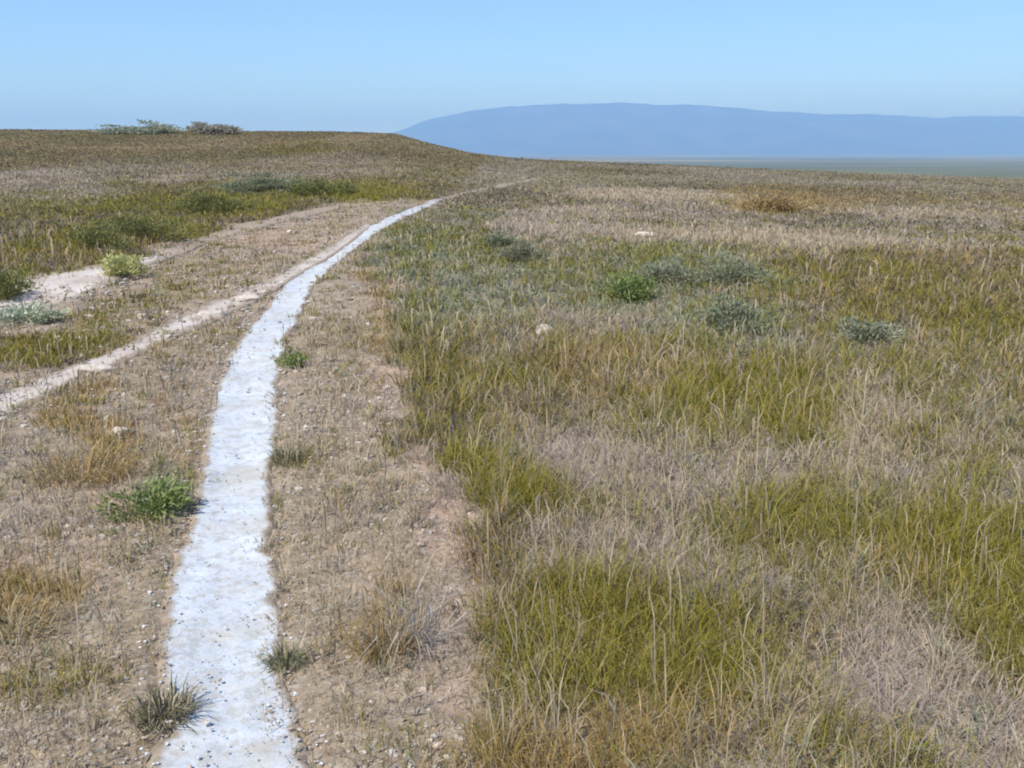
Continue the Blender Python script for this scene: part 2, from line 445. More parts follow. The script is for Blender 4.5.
# ------------------------------------------------------------------ strips: path and wheel ruts
def strip(name, L, R, mat, rag, lift, seed, wear, soft=.22, nx=30, step0=.018, prints=0):
    # resample finely near the camera
    C = (L + R) / 2
    s = np.concatenate([[0], np.cumsum(np.hypot(*np.diff(C, axis=0).T))])
    out = [0.]
    while out[-1] < s[-1]:
        p = np.array([np.interp(out[-1], s, C[:, 0]), np.interp(out[-1], s, C[:, 1])])
        out.append(out[-1] + max(step0, .006 * np.hypot(*p)))
    t = np.array(out[:-1])
    Lr = np.stack([np.interp(t, s, L[:, 0]), np.interp(t, s, L[:, 1])], 1)
    Rr = np.stack([np.interp(t, s, R[:, 0]), np.interp(t, s, R[:, 1])], 1)
    w = np.hypot(*(Rr - Lr).T)[:, None]; ax = (Rr - Lr) / w
    nl = (fbm(t / .4, t * 0 + 3, seed, 6, .72) - .5)[:, None] * rag; nr_ = (fbm(t / .4, t * 0 + 8, seed + 5, 6, .72) - .5)[:, None] * rag
    Lr = Lr + ax * nl; Rr = Rr + ax * nr_
    f = np.linspace(0, 1, nx)
    P = Lr[:, None, :] * (1 - f)[None, :, None] + Rr[:, None, :] * f[None, :, None]
    x, y = P[..., 0].ravel(), P[..., 1].ravel()
    z = base_z(x, y)
    prof = np.minimum(f, 1 - f) * 2
    dish = lift * sstep(0, .22, prof) - .03 * (1 - sstep(0, .12, prof)) - .012 * prof
    z = z + np.tile(dish, len(t)) + .014 * (fbm(x / .6, y / .6, seed + 3, 2) - .5) * np.tile(sstep(.1, .5, prof), len(t)) + .006 * (fbm(x / .17, y / .17, seed + 9, 3) - .5)
    # scuffed boot prints pressed into the dust
    pr_ = np.random.default_rng(seed)
    press = np.zeros(len(x))
    for k in range(prints):
        tt = pr_.uniform(0, 14); j = min(np.searchsorted(t, tt), len(t) - 2)
        c = P[j, int(nx * pr_.uniform(.25, .75))]
        tg = C[-1] * 0 + (Lr[j + 1] + Rr[j + 1] - Lr[j] - Rr[j]); a = math.atan2(tg[0], tg[1]) + pr_.normal(0, .15)
        dx, dy = x - c[0], y - c[1]
        al = dx * math.sin(a) + dy * math.cos(a); ac = dx * math.cos(a) - dy * math.sin(a)
        q = (al / .14) ** 2 + (ac / .052) ** 2
        press = np.maximum(press, pr_.uniform(.002, .006) * (1 - sstep(.3, 1.3, q)))
    z = z - press
    i = np.arange(len(t) - 1)[:, None] * nx + np.arange(nx - 1)[None, :]
    q = np.stack([i, i + 1, i + nx + 1, i + nx], -1).reshape(-1, 4)
    edge = np.tile(sstep(0, soft, np.minimum(f, 1 - f)), len(t))
    pv = np.array([np.interp(t, s, C[:, 0]), np.interp(t, s, C[:, 1])])
    edge = edge * np.repeat(wear(np.hypot(*pv), pv[0]), nx)
    me = np_mesh(name, np.stack([x, y, z], 1), quads=q, attrs={'worn_bare': edge}, smooth=True)
    return link(name, me, mat)

WD0 = np.hypot(*unproject(380, 221)); WD1 = np.hypot(*unproject(432, 203)); print('wear from', WD0, WD1)
PATHM = dust_material('bleached_path_dust', (.525, .58, .645), (.595, .65, .715), (.45, .49, .525))
RUTM = dust_material('pale_rut_dust', (.52, .465, .43), (.62, .585, .57), (.40, .345, .29))
o = strip('path', PATH_L, PATH_R, PATHM, .17, .0, 101, lambda d, x: 1 - .62 * sstep(WD0, WD1, d) - .25 * sstep(WD1, WD1 * 1.2, d), .29, prints=46)
tag(o, 'narrow bleached white footpath winding up through dry grassland', kind='structure', cat='path')
o = strip('dirt_track', RB_L, RB_R, RUTM, .45, .008, 131, lambda d, x: .40 + .5 * (fbm(d / 1.6, d * 0 + 2.2, 77, 3) - .35) + .3 * (d < 9), .4)
tag(o, 'worn pale wheel rut joining the white path from the left', kind='structure', cat='track')
o = strip('dirt_track', RA_L, RA_R, RUTM, .6, .008, 151, lambda d, x: 1.0 - .85 * sstep(12.5, 18, d), .4)
tag(o, 'upper pale wheel rut along the foot of the grassy rise', kind='structure', cat='track')

def ground_z(x, y):
    x = np.atleast_1d(np.asarray(x, float)); y = np.atleast_1d(np.asarray(y, float))
    return base_z(x, y) + micro(x, y, dist_to(x, y, PATH_C))

# ------------------------------------------------------------------ grass
# species tints: mean albedo and spread
TINT = dict(straw=[(.46, .375, .245), (.54, .46, .335), (.40, .325, .215), (.50, .415, .31)],
            thatch=[(.40, .34, .305), (.47, .405, .37), (.33, .28, .25), (.43, .37, .34)],
            olive=[(.225, .21, .024), (.27, .245, .034), (.19, .18, .02), (.285, .255, .045)],
            scrub=[(.165, .135, .095), (.20, .16, .12), (.14, .115, .075), (.17, .15, .085)],
            herb=[(.22, .25, .155), (.26, .285, .195), (.18, .22, .12), (.28, .285, .21)],
            rust=[(.38, .26, .10), (.44, .32, .14), (.32, .20, .085), (.36, .28, .10)])
SHAPE = dict(  # height, blades per tuft, spread, lean, width
    straw=(.125, 10, .05, .55, .0030), thatch=(.095, 13, .07, 1.0, .0032), olive=(.135, 15, .055, .55, .0036),
    herb=(.08, 12, .055, .70, .0062), rust=(.14, 11, .05, .50, .0036), scrub=(.10, 14, .06, .60, .0055))

def scatter():
    P = []
    for r0, r1, dens in ((1.3, 5, 620), (5, 10, 300), (10, 20, 105), (20, 40, 36), (40, 80, 19), (80, 150, 8)):
        amax = math.radians({1.3: 62, 5: 48, 10: 42, 20: 38}.get(r0, 35))
        n = int(dens * amax * (r1 * r1 - r0 * r0))
        r = np.sqrt(rng.uniform(r0 * r0, r1 * r1, n)); a = rng.uniform(-amax, amax, n)
        P.append(np.stack([r * np.sin(a), r * np.cos(a), r], 1))
    P = np.vstack(P)
    x, y, d = P.T
    rc, _ = crest(x, y)
    keep = d < rc * 1.05
    x, y, d = x[keep], y[keep], d[keep]
    M, road, worn, hill = community(x, y)
    cum = M.cumsum(1); u = rng.random(len(x))[:, None]
    sp = (u > cum).sum(1).clip(0, 6)
    # keep the path and the ruts open, with ragged overgrown edges
    pc = strip_cover(x, y, PATH_L, PATH_R); pb = strip_cover(x, y, RB_L, RB_R); pa = strip_cover(x, y, RA_L, RA_R)
    edge = fbm(x / .25, y / .25, 91, 3) - .5
    ok = (pc + edge * 1.1 > .84) & ((pb + edge * 1.6 > .85) | (rng.random(len(x)) < .08)) & ((pa + edge * 1.6 > .9) | (rng.random(len(x)) < .12))
    thin = np.ones(len(x)); thin[road | worn] = .95
    ok &= (rng.random(len(x)) < thin) & (sp != 5)
    pscale = np.clip((pc - .6) / 1.2, .5, 1)
    mt = np.array([np.mean(TINT[q], 0) if q in TINT else np.array([.3, .25, .2]) for q in SPEC])
    return x[ok], y[ok], d[ok], sp[ok], (road | worn)[ok], hill[ok], pscale[ok], (M @ mt)[ok]

gx, gy, gd, gs, gworn, ghill, gp, gmean = scatter()
gz = ground_z(gx, gy)

def grass_mesh(name, sel_species):
    Vs, Ts, Qs, Cs = [], [], [], []; base = 0
    for s in sel_species:
        h0, nb, spread, lean, wid = SHAPE[s]
        k = np.where(gs == SPEC.index(s))[0]
        if not len(k): continue
        d = gd[k]
        lod = np.clip(d / 7, 1, 9)
        nblades = np.clip(nb / lod ** .30, 5, nb).astype(int)
        rep = np.repeat(np.arange(len(k)), nblades)
        kk = k[rep]; n = len(kk); dd = gd[kk]
        sizevar = np.exp(rng.normal(0, .28, len(k)))[rep]
        hh = h0 * sizevar * np.where(gworn[kk], .50, 1.0) * gp[kk] * np.exp(rng.normal(0, .25, n)) * np.interp(dd, [0, 6, 20, 60], [.85, 1, .85, .65])
        tall = rng.random(n) < (.024 if s in ('straw', 'rust') else .006) * (1 - sstep(9, 26, dd))
        hh = np.where(tall, h0 * 2.0 * np.where(gworn[kk], .6, 1) * np.exp(rng.normal(0, .2, n)), hh)
        wd = np.maximum(wid * rng.uniform(.7, 1.3, n), .00085 * dd * rng.uniform(.8, 1.6, n)); wd = np.where(tall, wd * .55, wd); mh = np.where(tall, .78, .55); mw = np.where(tall, 2.4, 1.0)
        az = rng.uniform(0, 2 * np.pi, n); ro = np.sqrt(rng.random(n)) * spread * np.clip(dd / 8, 1, 5)
        bx = gx[kk] + ro * np.cos(az); by = gy[kk] + ro * np.sin(az); bz = gz[kk] - .01
        la = az + rng.normal(0, .8, n)
        ln = np.where(rng.random(n) < .14, rng.uniform(1.1, 1.55, n), np.abs(rng.normal(lean, .3, n))) * np.where(tall, .35, 1)
        bend = rng.uniform(.1, .7, n)
        # spine: base, middle, tip
        dirx, diry = np.cos(la), np.sin(la)
        mx = bx + dirx * np.sin(ln * .6) * hh * mh; my = by + diry * np.sin(ln * .6) * hh * mh; mz = bz + np.cos(ln * .6) * hh * mh
        l2 = np.clip(ln + bend, 0, 1.9); te = np.where(tall, .26, .5)
        tx = mx + dirx * np.sin(l2) * hh * te; ty = my + diry * np.sin(l2) * hh * te; tz = np.maximum(mz + np.cos(l2) * hh * te, bz + .012)
        fa = rng.uniform(0, np.pi, n)      # blade facing
        wx, wy = np.cos(fa) * wd / 2, np.sin(fa) * wd / 2
        mid = (.85 if s not in ('herb', 'scrub') else 1.25) * mw
        V = np.stack([np.stack([bx - wx * .7, by - wy * .7, bz], 1), np.stack([bx + wx * .7, by + wy * .7, bz], 1),
                      np.stack([mx - wx * mid, my - wy * mid, mz], 1), np.stack([mx + wx * mid, my + wy * mid, mz], 1),
                      np.stack([tx, ty, tz], 1)], 1)
        pal = np.array(TINT[s])
        ct = pal[rng.integers(0, len(pal), len(k))][rep]
        cb = pal[rng.integers(0, len(pal), n)]
        c = (.55 * ct + .45 * cb) * np.exp(rng.normal(0, .13, n))[:, None]
        if s in ('olive', 'herb'):          # some blades have dried out
            dry = rng.random(n) < (.05 if s == 'olive' else .12)
            c[dry] = np.array(TINT['straw'])[rng.integers(0, 4, dry.sum())] * .9
        kf = (.15 + .5 * sstep(15, 55, dd))[:, None]; c = c * (1 - kf) + gmean[kk] * kf
        c = np.repeat(c[:, None, :], 5, 1)
        c[tall] = np.array(TINT['straw'])[rng.integers(0, 4, tall.sum())][:, None, :] * np.array([1, 1, .9, .9, .85])[None, :, None]
        if s in ('straw', 'thatch', 'rust'): c[:, 4] = c[:, 4] * .86 + np.array([.46, .39, .24]) * .14
        b = base + np.arange(n)[:, None] * 5
        Qs.append(b + np.array([[0, 1, 3, 2]])); Ts.append(b + np.array([[2, 3, 4]]))
        Vs.append(V.reshape(-1, 3)); Cs.append(c.reshape(-1, 3)); base += n * 5
    V = np.vstack(Vs)
    print(name, 'blades', len(V) // 5)
    return np_mesh(name, V, tris=np.vstack(Ts), quads=np.vstack(Qs), attrs={'tint': np.vstack(Cs)}, smooth=False)

GM = blade_material('grass_blades', trans=.3)
o = link('dry_grass', grass_mesh('dry_grass', ['straw', 'thatch', 'rust']), GM)
tag(o, 'dry tan and grey grass thinly covering the open ground', 'dry grass', kind='stuff')
o = link('green_grass', grass_mesh('green_grass', ['olive']), GM)
tag(o, 'olive green grass growing in patches among the dry stems', 'green grass', kind='stuff')
o = link('ground_cover', grass_mesh('ground_cover', ['herb', 'scrub']), blade_material('herb_leaves', trans=.22))
tag(o, 'low grey green herbs and brown dwarf scrub between the grasses', 'ground cover', kind='stuff')

# ------------------------------------------------------------------ gravel
def ico(sub=1):
    bm = bmesh.new(); bmesh.ops.create_icosphere(bm, subdivisions=sub, radius=1)
    V = np.array([v.co[:] for v in bm.verts]); T = np.array([[v.index for v in f.verts] for f in bm.faces]); bm.free()
    return V, T

def build_gravel():
    V0, T0 = ico(1)
    n = 70000
    r = 1.6 * (24 / 1.6) ** rng.random(n); a = np.radians(rng.uniform(-46, 34, n))
    x, y = r * np.sin(a), r * np.cos(a)
    M, road, worn, hill = community(x, y)
    pc = strip_cover(x, y, PATH_L, PATH_R)
    clump = fbm(x / .5, y / .5, 201, 3)
    pr = np.where(road | worn, .15 + .5 * (clump > .52), .0)
    onp = pc < 1.15
    pr = np.where(onp, np.where(pc > .72, .5, .16), pr)
    pr = np.where((pc > 1.0) & (pc < 1.6), np.maximum(pr, .4), pr)
    k = rng.random(n) < pr
    x, y, r, pc = x[k], y[k], r[k], pc[k]; n = len(x)
    s = np.clip(np.exp(rng.normal(-4.9, .42, n)), .004, .022) * np.clip(r / 5, .85, 2.2)
    s = np.where(pc < .9, s * .5, np.where(pc < 1.5, s * .75, s))
    z = ground_z(x, y)
    z = np.where(pc < 1, base_z(x, y) + .004, z)
    sc = np.stack([s * rng.uniform(.8, 1.5, n), s * rng.uniform(.8, 1.3, n), s * rng.uniform(.45, .8, n)], 1)
    th = rng.uniform(0, 2 * np.pi, n)
    jit = 1 + rng.normal(0, .16, (n, len(V0), 1))
    V = V0[None] * jit * sc[:, None, :]
    c, sn = np.cos(th)[:, None], np.sin(th)[:, None]
    X = V[..., 0] * c - V[..., 1] * sn + x[:, None]; Y = V[..., 0] * sn + V[..., 1] * c + y[:, None]; Z = V[..., 2] + (z + s * .2)[:, None]
    V = np.stack([X, Y, Z], -1).reshape(-1, 3)
    pal = np.array([(.38, .345, .30), (.33, .29, .245), (.44, .41, .37), (.29, .245, .20), (.37, .305, .25)])
    palp = np.array([(.52, .53, .55), (.45, .445, .44), (.56, .57, .59)])
    cc = pal[rng.integers(0, 5, n)]
    mk = (pc < 1.25) & (rng.random(n) < .4); cc[mk] = palp[rng.integers(0, 3, mk.sum())]
    cc = cc * np.exp(rng.normal(0, .12, n))[:, None]
    T = (np.arange(n)[:, None, None] * len(V0) + T0[None]).reshape(-1, 3)
    me = np_mesh('gravel', V, tris=T, attrs={'tint': np.repeat(cc, len(V0), 0)}, smooth=False)
    m = blade_material('gravel_stone', trans=0.0, rough=.9, spec=.15)
    o = link('gravel', me, m); tag(o, 'loose small stones along the path and worn ground', 'gravel', kind='stuff')
build_gravel()

# ------------------------------------------------------------------ shrubs, clumps and stones: one thing each
def tubes_mesh(name, chains, col):
    Vs, Qs, b = [], [], 0
    for pts, rad in chains:
        pts = np.asarray(pts, float); n = len(pts); ns = 5
        for i in range(n):
            t = pts[min(i + 1, n - 1)] - pts[max(i - 1, 0)]; t /= max(np.linalg.norm(t), 1e-9)
            a = np.cross(t, [0, 0, 1.]) if abs(t[2]) < .9 else np.cross(t, [1., 0, 0]); a /= np.linalg.norm(a); c = np.cross(t, a)
            th = np.arange(ns) * 2 * np.pi / ns
            Vs.append(pts[i] + rad[i] * (np.cos(th)[:, None] * a + np.sin(th)[:, None] * c))
        for i in range(n - 1):
            for j in range(ns):
                Qs.append([b + i * ns + j, b + i * ns + (j + 1) % ns, b + (i + 1) * ns + (j + 1) % ns, b + (i + 1) * ns + j])
        b += n * ns
    V = np.vstack(Vs)
    return np_mesh(name, V, quads=np.array(Qs), attrs={'tint': np.tile(np.array(col), (len(V), 1))}, smooth=True)

LEAFM = blade_material('shrub_leaves', trans=.25, rough=.65)
STEMM = blade_material('shrub_stems', trans=0.0, rough=.9, spec=.1)

def make_shrub(name, px, py, w, h, palette, label, cat, group=None, dens=1.0, leaf=.02, upright=False, seed=0, at=None, open_=0.45):
    r = np.random.default_rng(seed + 1000)
    p = unproject(px, py) if at is None else np.array(at)
    z = ground_z(p[0], p[1])[0]
    d = np.hypot(*p)
    root = bpy.data.objects.new(name, None); COL.objects.link(root)
    root.empty_display_size = .1; root.location = (p[0], p[1], z - .01); tag(root, label, cat, group)
    pal = np.array(palette)
    chains, tips = [], []
    nst = int(9 + 7 * min(w, 2))
    for i in range(nst):
        a = r.uniform(0, 2 * np.pi); rr = np.sqrt(r.random()) * w / 2
        top = np.array([rr * np.cos(a), rr * np.sin(a), h * (1 - .55 * (rr / (w / 2)) ** 2) * r.uniform(.6, 1.05)])
        b = np.array([top[0], top[1], 0]) * .18
        midp = b * .45 + top * .55 + np.array([0, 0, -.08 * h]) + r.normal(0, .03 * w, 3)
        pts = [b, midp, top]; rad0 = .010 * max(h / .5, .35)
        chains.append(([b, b * .6 + midp * .4 + r.normal(0, .01 * w, 3), midp, top], [rad0, rad0 * .8, rad0 * .55, rad0 * .25]))
        tips.append((top, 1.0)); tips.append((midp, .8)); tips.append((midp * .4 + top * .6 + r.normal(0, .08 * w, 3), .9))
        for q in range(2):
            t2 = midp + (top - midp) * r.uniform(.2, .7) + r.normal(0, .14, 3) * np.array([w, w, h])
            t2[2] = max(t2[2], .08 * h)
            chains.append(([midp, (midp + t2) / 2 + r.normal(0, .02 * w, 3), t2], [rad0 * .45, rad0 * .3, rad0 * .15])); tips.append((t2, .9))
    me = tubes_mesh('stem', chains, (.20, .15, .105)); link('stem', me, STEMM, root)
    # foliage: small leaves clustered round the twig ends
    leaf = max(leaf, .0011 * d)
    n_per = int(np.clip(dens * 60 * (w * h / .3) ** .4, 24, 150))
    V, Cc = [], []
    sig = .085 * np.array([w, w, h * .9]) * (1 - .3 * open_)
    for t, k in tips:
        m = int(n_per * r.uniform(.4, 1.2) * (1 - .4 * open_))
        c = t + r.normal(0, 1, (m, 3)) * sig
        c[:, 2] = np.maximum(c[:, 2], .02)
        base = pal[r.integers(0, len(pal))] * np.exp(r.normal(0, .16))
        if upright:
            ax = np.stack([r.normal(0, .35, m), r.normal(0, .35, m), np.ones(m)], 1)
        else:
            ax = c / np.maximum(np.linalg.norm(c, axis=1), 1e-6)[:, None] + r.normal(0, .6, (m, 3)) + np.array([0, 0, .3])
        ax /= np.linalg.norm(ax, axis=1)[:, None]
        sd = np.cross(ax, r.normal(0, 1, (m, 3))); sd /= np.maximum(np.linalg.norm(sd, axis=1), 1e-6)[:, None]
        L = leaf * r.uniform(.7, 1.6, m)[:, None]; Wd = L * (.16 if upright else .34)
        L = L * (2.2 if upright else 1)
        V.append(np.stack([c - ax * L, c + sd * Wd, c + ax * L, c - sd * Wd], 1))
        Cc.append(np.repeat((base * .6 + pal[r.integers(0, len(pal), m)] * .4 * 1.0) * np.exp(r.normal(0, .12, (m, 1))), 4, 0).reshape(m, 4, 3))
    V = np.vstack(V).reshape(-1, 3); Cc = np.vstack(Cc).reshape(-1, 3)
    me = np_mesh('foliage', V, quads=np.arange(len(V)).reshape(-1, 4), attrs={'tint': Cc}); link('foliage', me, LEAFM, root)
    return root

def make_clump(name, px, py, w, h, palette, label, cat, group=None, n=220, seed=0, wid=.005, lean=.5):
    """a single tussock of grass blades rooted in a small crown"""
    r = np.random.default_rng(seed + 3000)
    p = unproject(px, py); z = ground_z(p[0], p[1])[0]; d = np.hypot(*p)
    root = bpy.data.objects.new(name, None); COL.objects.link(root); root.empty_display_size = .1
    root.location = (p[0], p[1], z - .01); tag(root, label, cat, group)
    pal = np.array(palette)
    V, C = [], []
    for part_n in (n,):
        az = r.uniform(0, 2 * np.pi, n); ro = np.sqrt(r.random(n) ** 1.3) * w * .42
        b = np.stack([ro * np.cos(az), ro * np.sin(az), np.zeros(n)], 1)
        hh = h * np.exp(np.clip(r.normal(-.1, .42, n), -1, .55)); ln = np.where(r.random(n) < .25, r.uniform(1.0, 1.6, n), np.abs(r.normal(lean, .4, n))); la = az + r.normal(0, .5, n)
        dr = np.stack([np.cos(la), np.sin(la), 0 * la], 1); up = np.array([0, 0, 1.])
        m = b + (dr * np.sin(ln * .6)[:, None] + up * np.cos(ln * .6)[:, None]) * (hh * .55)[:, None]
        l2 = ln + r.uniform(.2, .8, n)
        t = m + (dr * np.sin(l2)[:, None] + up * np.cos(l2)[:, None]) * (hh * .5)[:, None]; t[:, 2] = np.maximum(t[:, 2], .02)
        fa = r.uniform(0, np.pi, n); wd = max(wid, .0009 * d) * r.uniform(.7, 1.3, n)
        s = np.stack([np.cos(fa) * wd / 2, np.sin(fa) * wd / 2, 0 * fa], 1)
        V = np.stack([b - s * .7, b + s * .7, m - s, m + s, t], 1).reshape(-1, 3)
        pc_ = pal[r.integers(0, len(pal), n)]; dead = r.random(n) < .25; pc_[dead] = np.array([.46, .39, .27]) * r.uniform(.7, 1.1, (dead.sum(), 1))
    C = np.repeat(pc_ * np.exp(r.normal(0, .14, (n, 1))), 5, 0)
    bb = np.arange(n)[:, None] * 5
    me = np_mesh('blades', V, tris=bb + np.array([[2, 3, 4]]), quads=bb + np.array([[0, 1, 3, 2]]), attrs={'tint': C}); link('blades', me, GM, root)
    V0, T0 = ico(2)
    q = V0 * np.array([w * .16, w * .16, h * .09]) * (1 + r.normal(0, .08, (len(V0), 1)))
    me = np_mesh('root_crown', q, tris=T0, attrs={'tint': np.tile(pal.mean(0) * .6, (len(q), 1))}, smooth=True); link('root_crown', me, STEMM, root)
    return root

def stone_material():
    m, nt, b = new_mat('pale_stone'); L = nt.links
    tc = N(nt, 'ShaderNodeTexCoord'); v = tc.outputs['Object']
    n1 = noise(nt, v, 14, 8, .7); n2 = noise(nt, v, 70, 4, .7)
    c = ramp(nt, n1.outputs['Fac'], [(.3, (.36, .31, .26)), (.5, (.54, .49, .43)), (.7, (.64, .60, .55))]).outputs['Color']
    L.new(c, b.inputs['Base Color']); b.inputs['Roughness'].default_value = .9; b.inputs['Specular IOR Level'].default_value = .2
    bp = N(nt, 'ShaderNodeBump'); bp.inputs['Strength'].default_value = .6; bp.inputs['Distance'].default_value = .01
    L.new(n2.outputs['Fac'], bp.inputs['Height']); L.new(bp.outputs[0], b.inputs['Normal'])
    return m
STONEM = stone_material()

def make_stone(px, py, sx, sy, sz, label, seed, rot=0.):
    r = np.random.default_rng(seed + 5000)
    p = unproject(px, py); z = ground_z(p[0], p[1])[0]
    V, T = ico(4)
    # facet by a handful of random cutting planes, then roughen
    for i in range(14):
        n = r.normal(0, 1, 3); n /= np.linalg.norm(n); k = r.uniform(.62, .9)
        e = np.maximum(V @ n - k, 0); V = V - e[:, None] * n[None] * .92
    f = fbm(V[:, 0] * 2.2 + V[:, 2] + 9 + seed, V[:, 1] * 2.2 - V[:, 2] * .7 + 5, seed, 4) - .5
    V = V * (1 + .22 * f)[:, None] * np.array([sx / 2, sy / 2, sz])
    me = np_mesh('stone', V, tris=T, smooth=True)
    o = link('stone', me, STONEM, loc=(p[0], p[1], z + sz * .15)); o.rotation_euler = (r.normal(0, .08), r.normal(0, .08), rot)
    tag(o, label, 'stone', 'pale stones lying on the worn ground')
    return o

DG = [(.17, .18, .055), (.20, .205, .07), (.14, .155, .05), (.23, .22, .09)]
SAGE = [(.24, .26, .175), (.28, .295, .21), (.20, .23, .14), (.25, .26, .16)]
LIME = [(.44, .45, .16), (.52, .52, .25), (.37, .39, .12), (.48, .46, .21)]
GREEN = [(.19, .25, .075), (.24, .29, .11), (.15, .20, .06)]
RUSTP = [(.36, .25, .11), (.42, .30, .14), (.30, .20, .085), (.42, .36, .22)]
TEAL = [(.23, .255, .155), (.27, .28, .19), (.20, .23, .13)]
PALES = [(.33, .36, .26), (.37, .39, .29), (.30, .33, .24)]  # broad skyline bush: leaf colours lightened to paint in distance haze
PALES2 = [(.35, .34, .28), (.39, .37, .31), (.31, .30, .25)]  # rounded skyline bush: haze paleness mixed into the leaf colours
PALEG = [(.38, .42, .30), (.44, .47, .36), (.32, .37, .24)]
g1 = 'dark green shrubs along the foot of the left rise'
make_shrub('shrub', 125, 275, .62, .32, LIME, 'pale yellow green bush, brightest plant between the wheel ruts', 'shrub', seed=1, dens=1.2)
make_shrub('shrub', 24, 322, .70, .20, PALEG, 'low pale grey green mat shrub in the upper wheel rut', 'shrub', seed=2)
make_shrub('shrub', 8, 298, .75, .38, DG, 'dark green shrub at the left edge behind the pale mat shrub', 'shrub', g1, seed=3)
make_shrub('shrub', 96, 252, 1.1, .42, DG, 'dark green shrub just behind the pale yellow green bush', 'shrub', g1, seed=4)
make_shrub('shrub', 150, 240, 1.7, .45, DG, 'widest dark olive shrub at the foot of the left rise', 'shrub', g1, seed=5)
make_shrub('shrub', 217, 213, 1.9, .48, DG, 'dark green shrub midway up the berm above the old track', 'shrub', g1, seed=6)
make_shrub('shrub', 322, 196, 1.9, .45, DG, 'dark green shrub on the rise nearest the bend of the path', 'shrub', g1, seed=7)
make_shrub('shrub', 270, 192, 2.4, .45, TEAL, 'blue green low shrub on the slope of the left rise', 'shrub', seed=8)
g2 = 'bushes on the skyline of the left rise'
make_shrub('skyline_bush', 138, 134, 7.5, .75, PALES, 'broad low bush on the skyline, left and wider of two', 'bush', g2, seed=9, open_=0, dens=2)
make_shrub('skyline_bush', 212, 134, 4.8, .95, PALES2, 'smaller rounded bush on the skyline, right of the broad one', 'bush', g2, seed=10, open_=0, dens=2)
make_shrub('leafy_plant', 152, 512, .42, .17, GREEN, 'leafy bright green plant on the left verge of the white path', 'plant', seed=11, leaf=.014, dens=1.2)
make_shrub('leafy_plant', 293, 366, .28, .16, GREEN, 'small green plant against the right edge of the white path', 'plant', seed=12, leaf=.012)
make_clump('grass_tussock', 163, 716, .20, .075, [(.20, .19, .12), (.26, .24, .16), (.15, .14, .085)], 'dark grey green tussock beside the white path at the bottom', 'grass tussock', n=420, seed=1, wid=.005, lean=.9)
make_clump('grass_tussock', 386, 655, .18, .16, RUSTP, 'rusty brown tussock in the worn strip right of the path', 'grass tussock', n=200, seed=2, wid=.004)
make_clump('grass_tussock', 413, 648, .14, .24, [(.42, .385, .35), (.48, .45, .41)], 'pale grey upright tussock beside the rusty brown one', 'grass tussock', n=110, seed=3, wid=.0035, lean=.4)
make_clump('grass_tussock', 8, 630, .36, .11, RUSTP, 'rusty orange tussock at the left edge of the dry ground', 'grass tussock', n=380, seed=4, lean=.9)
make_clump('grass_tussock', 78, 480, .50, .17, [(.40, .29, .14), (.46, .35, .18), (.36, .25, .11)], 'tall golden brown tussock below the lower wheel rut', 'grass tussock', n=520, seed=5, lean=.8)
make_clump('grass_tussock', 290, 462, .22, .12, [(.17, .17, .08), (.22, .21, .11)], 'dark olive tussock on the right edge of the white path', 'grass tussock', n=260, seed=6)
make_clump('grass_tussock', 287, 664, .14, .07, [(.19, .20, .11), (.25, .25, .15)], 'small grey green tussock at the right foot of the path', 'grass tussock', n=220, seed=7)
g3 = 'grey green shrubs scattered over the right field'
make_shrub('sage_shrub', 524, 263, .75, .33, [(.19, .20, .125), (.23, .235, .15)], 'darkest small shrub in the field right of the path bend', 'shrub', g3, seed=21)
make_shrub('sage_shrub', 498, 248, .65, .28, SAGE, 'little grey shrub just behind the darkest small shrub', 'shrub', g3, seed=22)
make_shrub('sage_shrub', 628, 300, .85, .30, GREEN, 'greenest low shrub in the middle of the right field', 'shrub', g3, seed=23)
make_shrub('sage_shrub', 668, 284, 1.0, .30, SAGE, 'grey green shrub behind the greenest low shrub', 'shrub', g3, seed=24)
make_shrub('sage_shrub', 742, 332, .95, .30, TEAL, 'blue green spreading shrub nearest the camera in the right field', 'shrub', g3, seed=25)
make_shrub('sage_shrub', 728, 285, 1.1, .30, TEAL, 'blue green shrub behind the nearest blue green one', 'shrub', g3, seed=26)
make_shrub('sage_shrub', 862, 345, .60, .24, SAGE, 'lone grey green shrub toward the right among olive grass', 'shrub', g3, seed=27)
make_shrub('sage_shrub', 770, 212, 1.9, .42, RUSTP, 'rusty brown shrub far out in the right field', 'shrub', g3, seed=28)
make_stone(212, 316, .34, .24, .07, 'pale pinkish flat stone, largest one on the lower wheel rut', 1, .4)
make_stone(247, 300, .30, .16, .05, 'long flat pale stone just above the largest stone on the rut', 2, .2)
make_stone(120, 436, .16, .12, .05, 'small pale stone right of the golden brown tussock', 3, .7)
make_stone(97, 371, .30, .18, .05, 'flat pale slab at the left end of the lower rut', 4, .5)
make_stone(645, 238, .62, .36, .14, 'pale stone showing in the grey grass of the right field', 5, .1)
make_stone(543, 338, .26, .20, .13, 'small pale stone in front of the grey shrubs right of the path', 6, 1.)

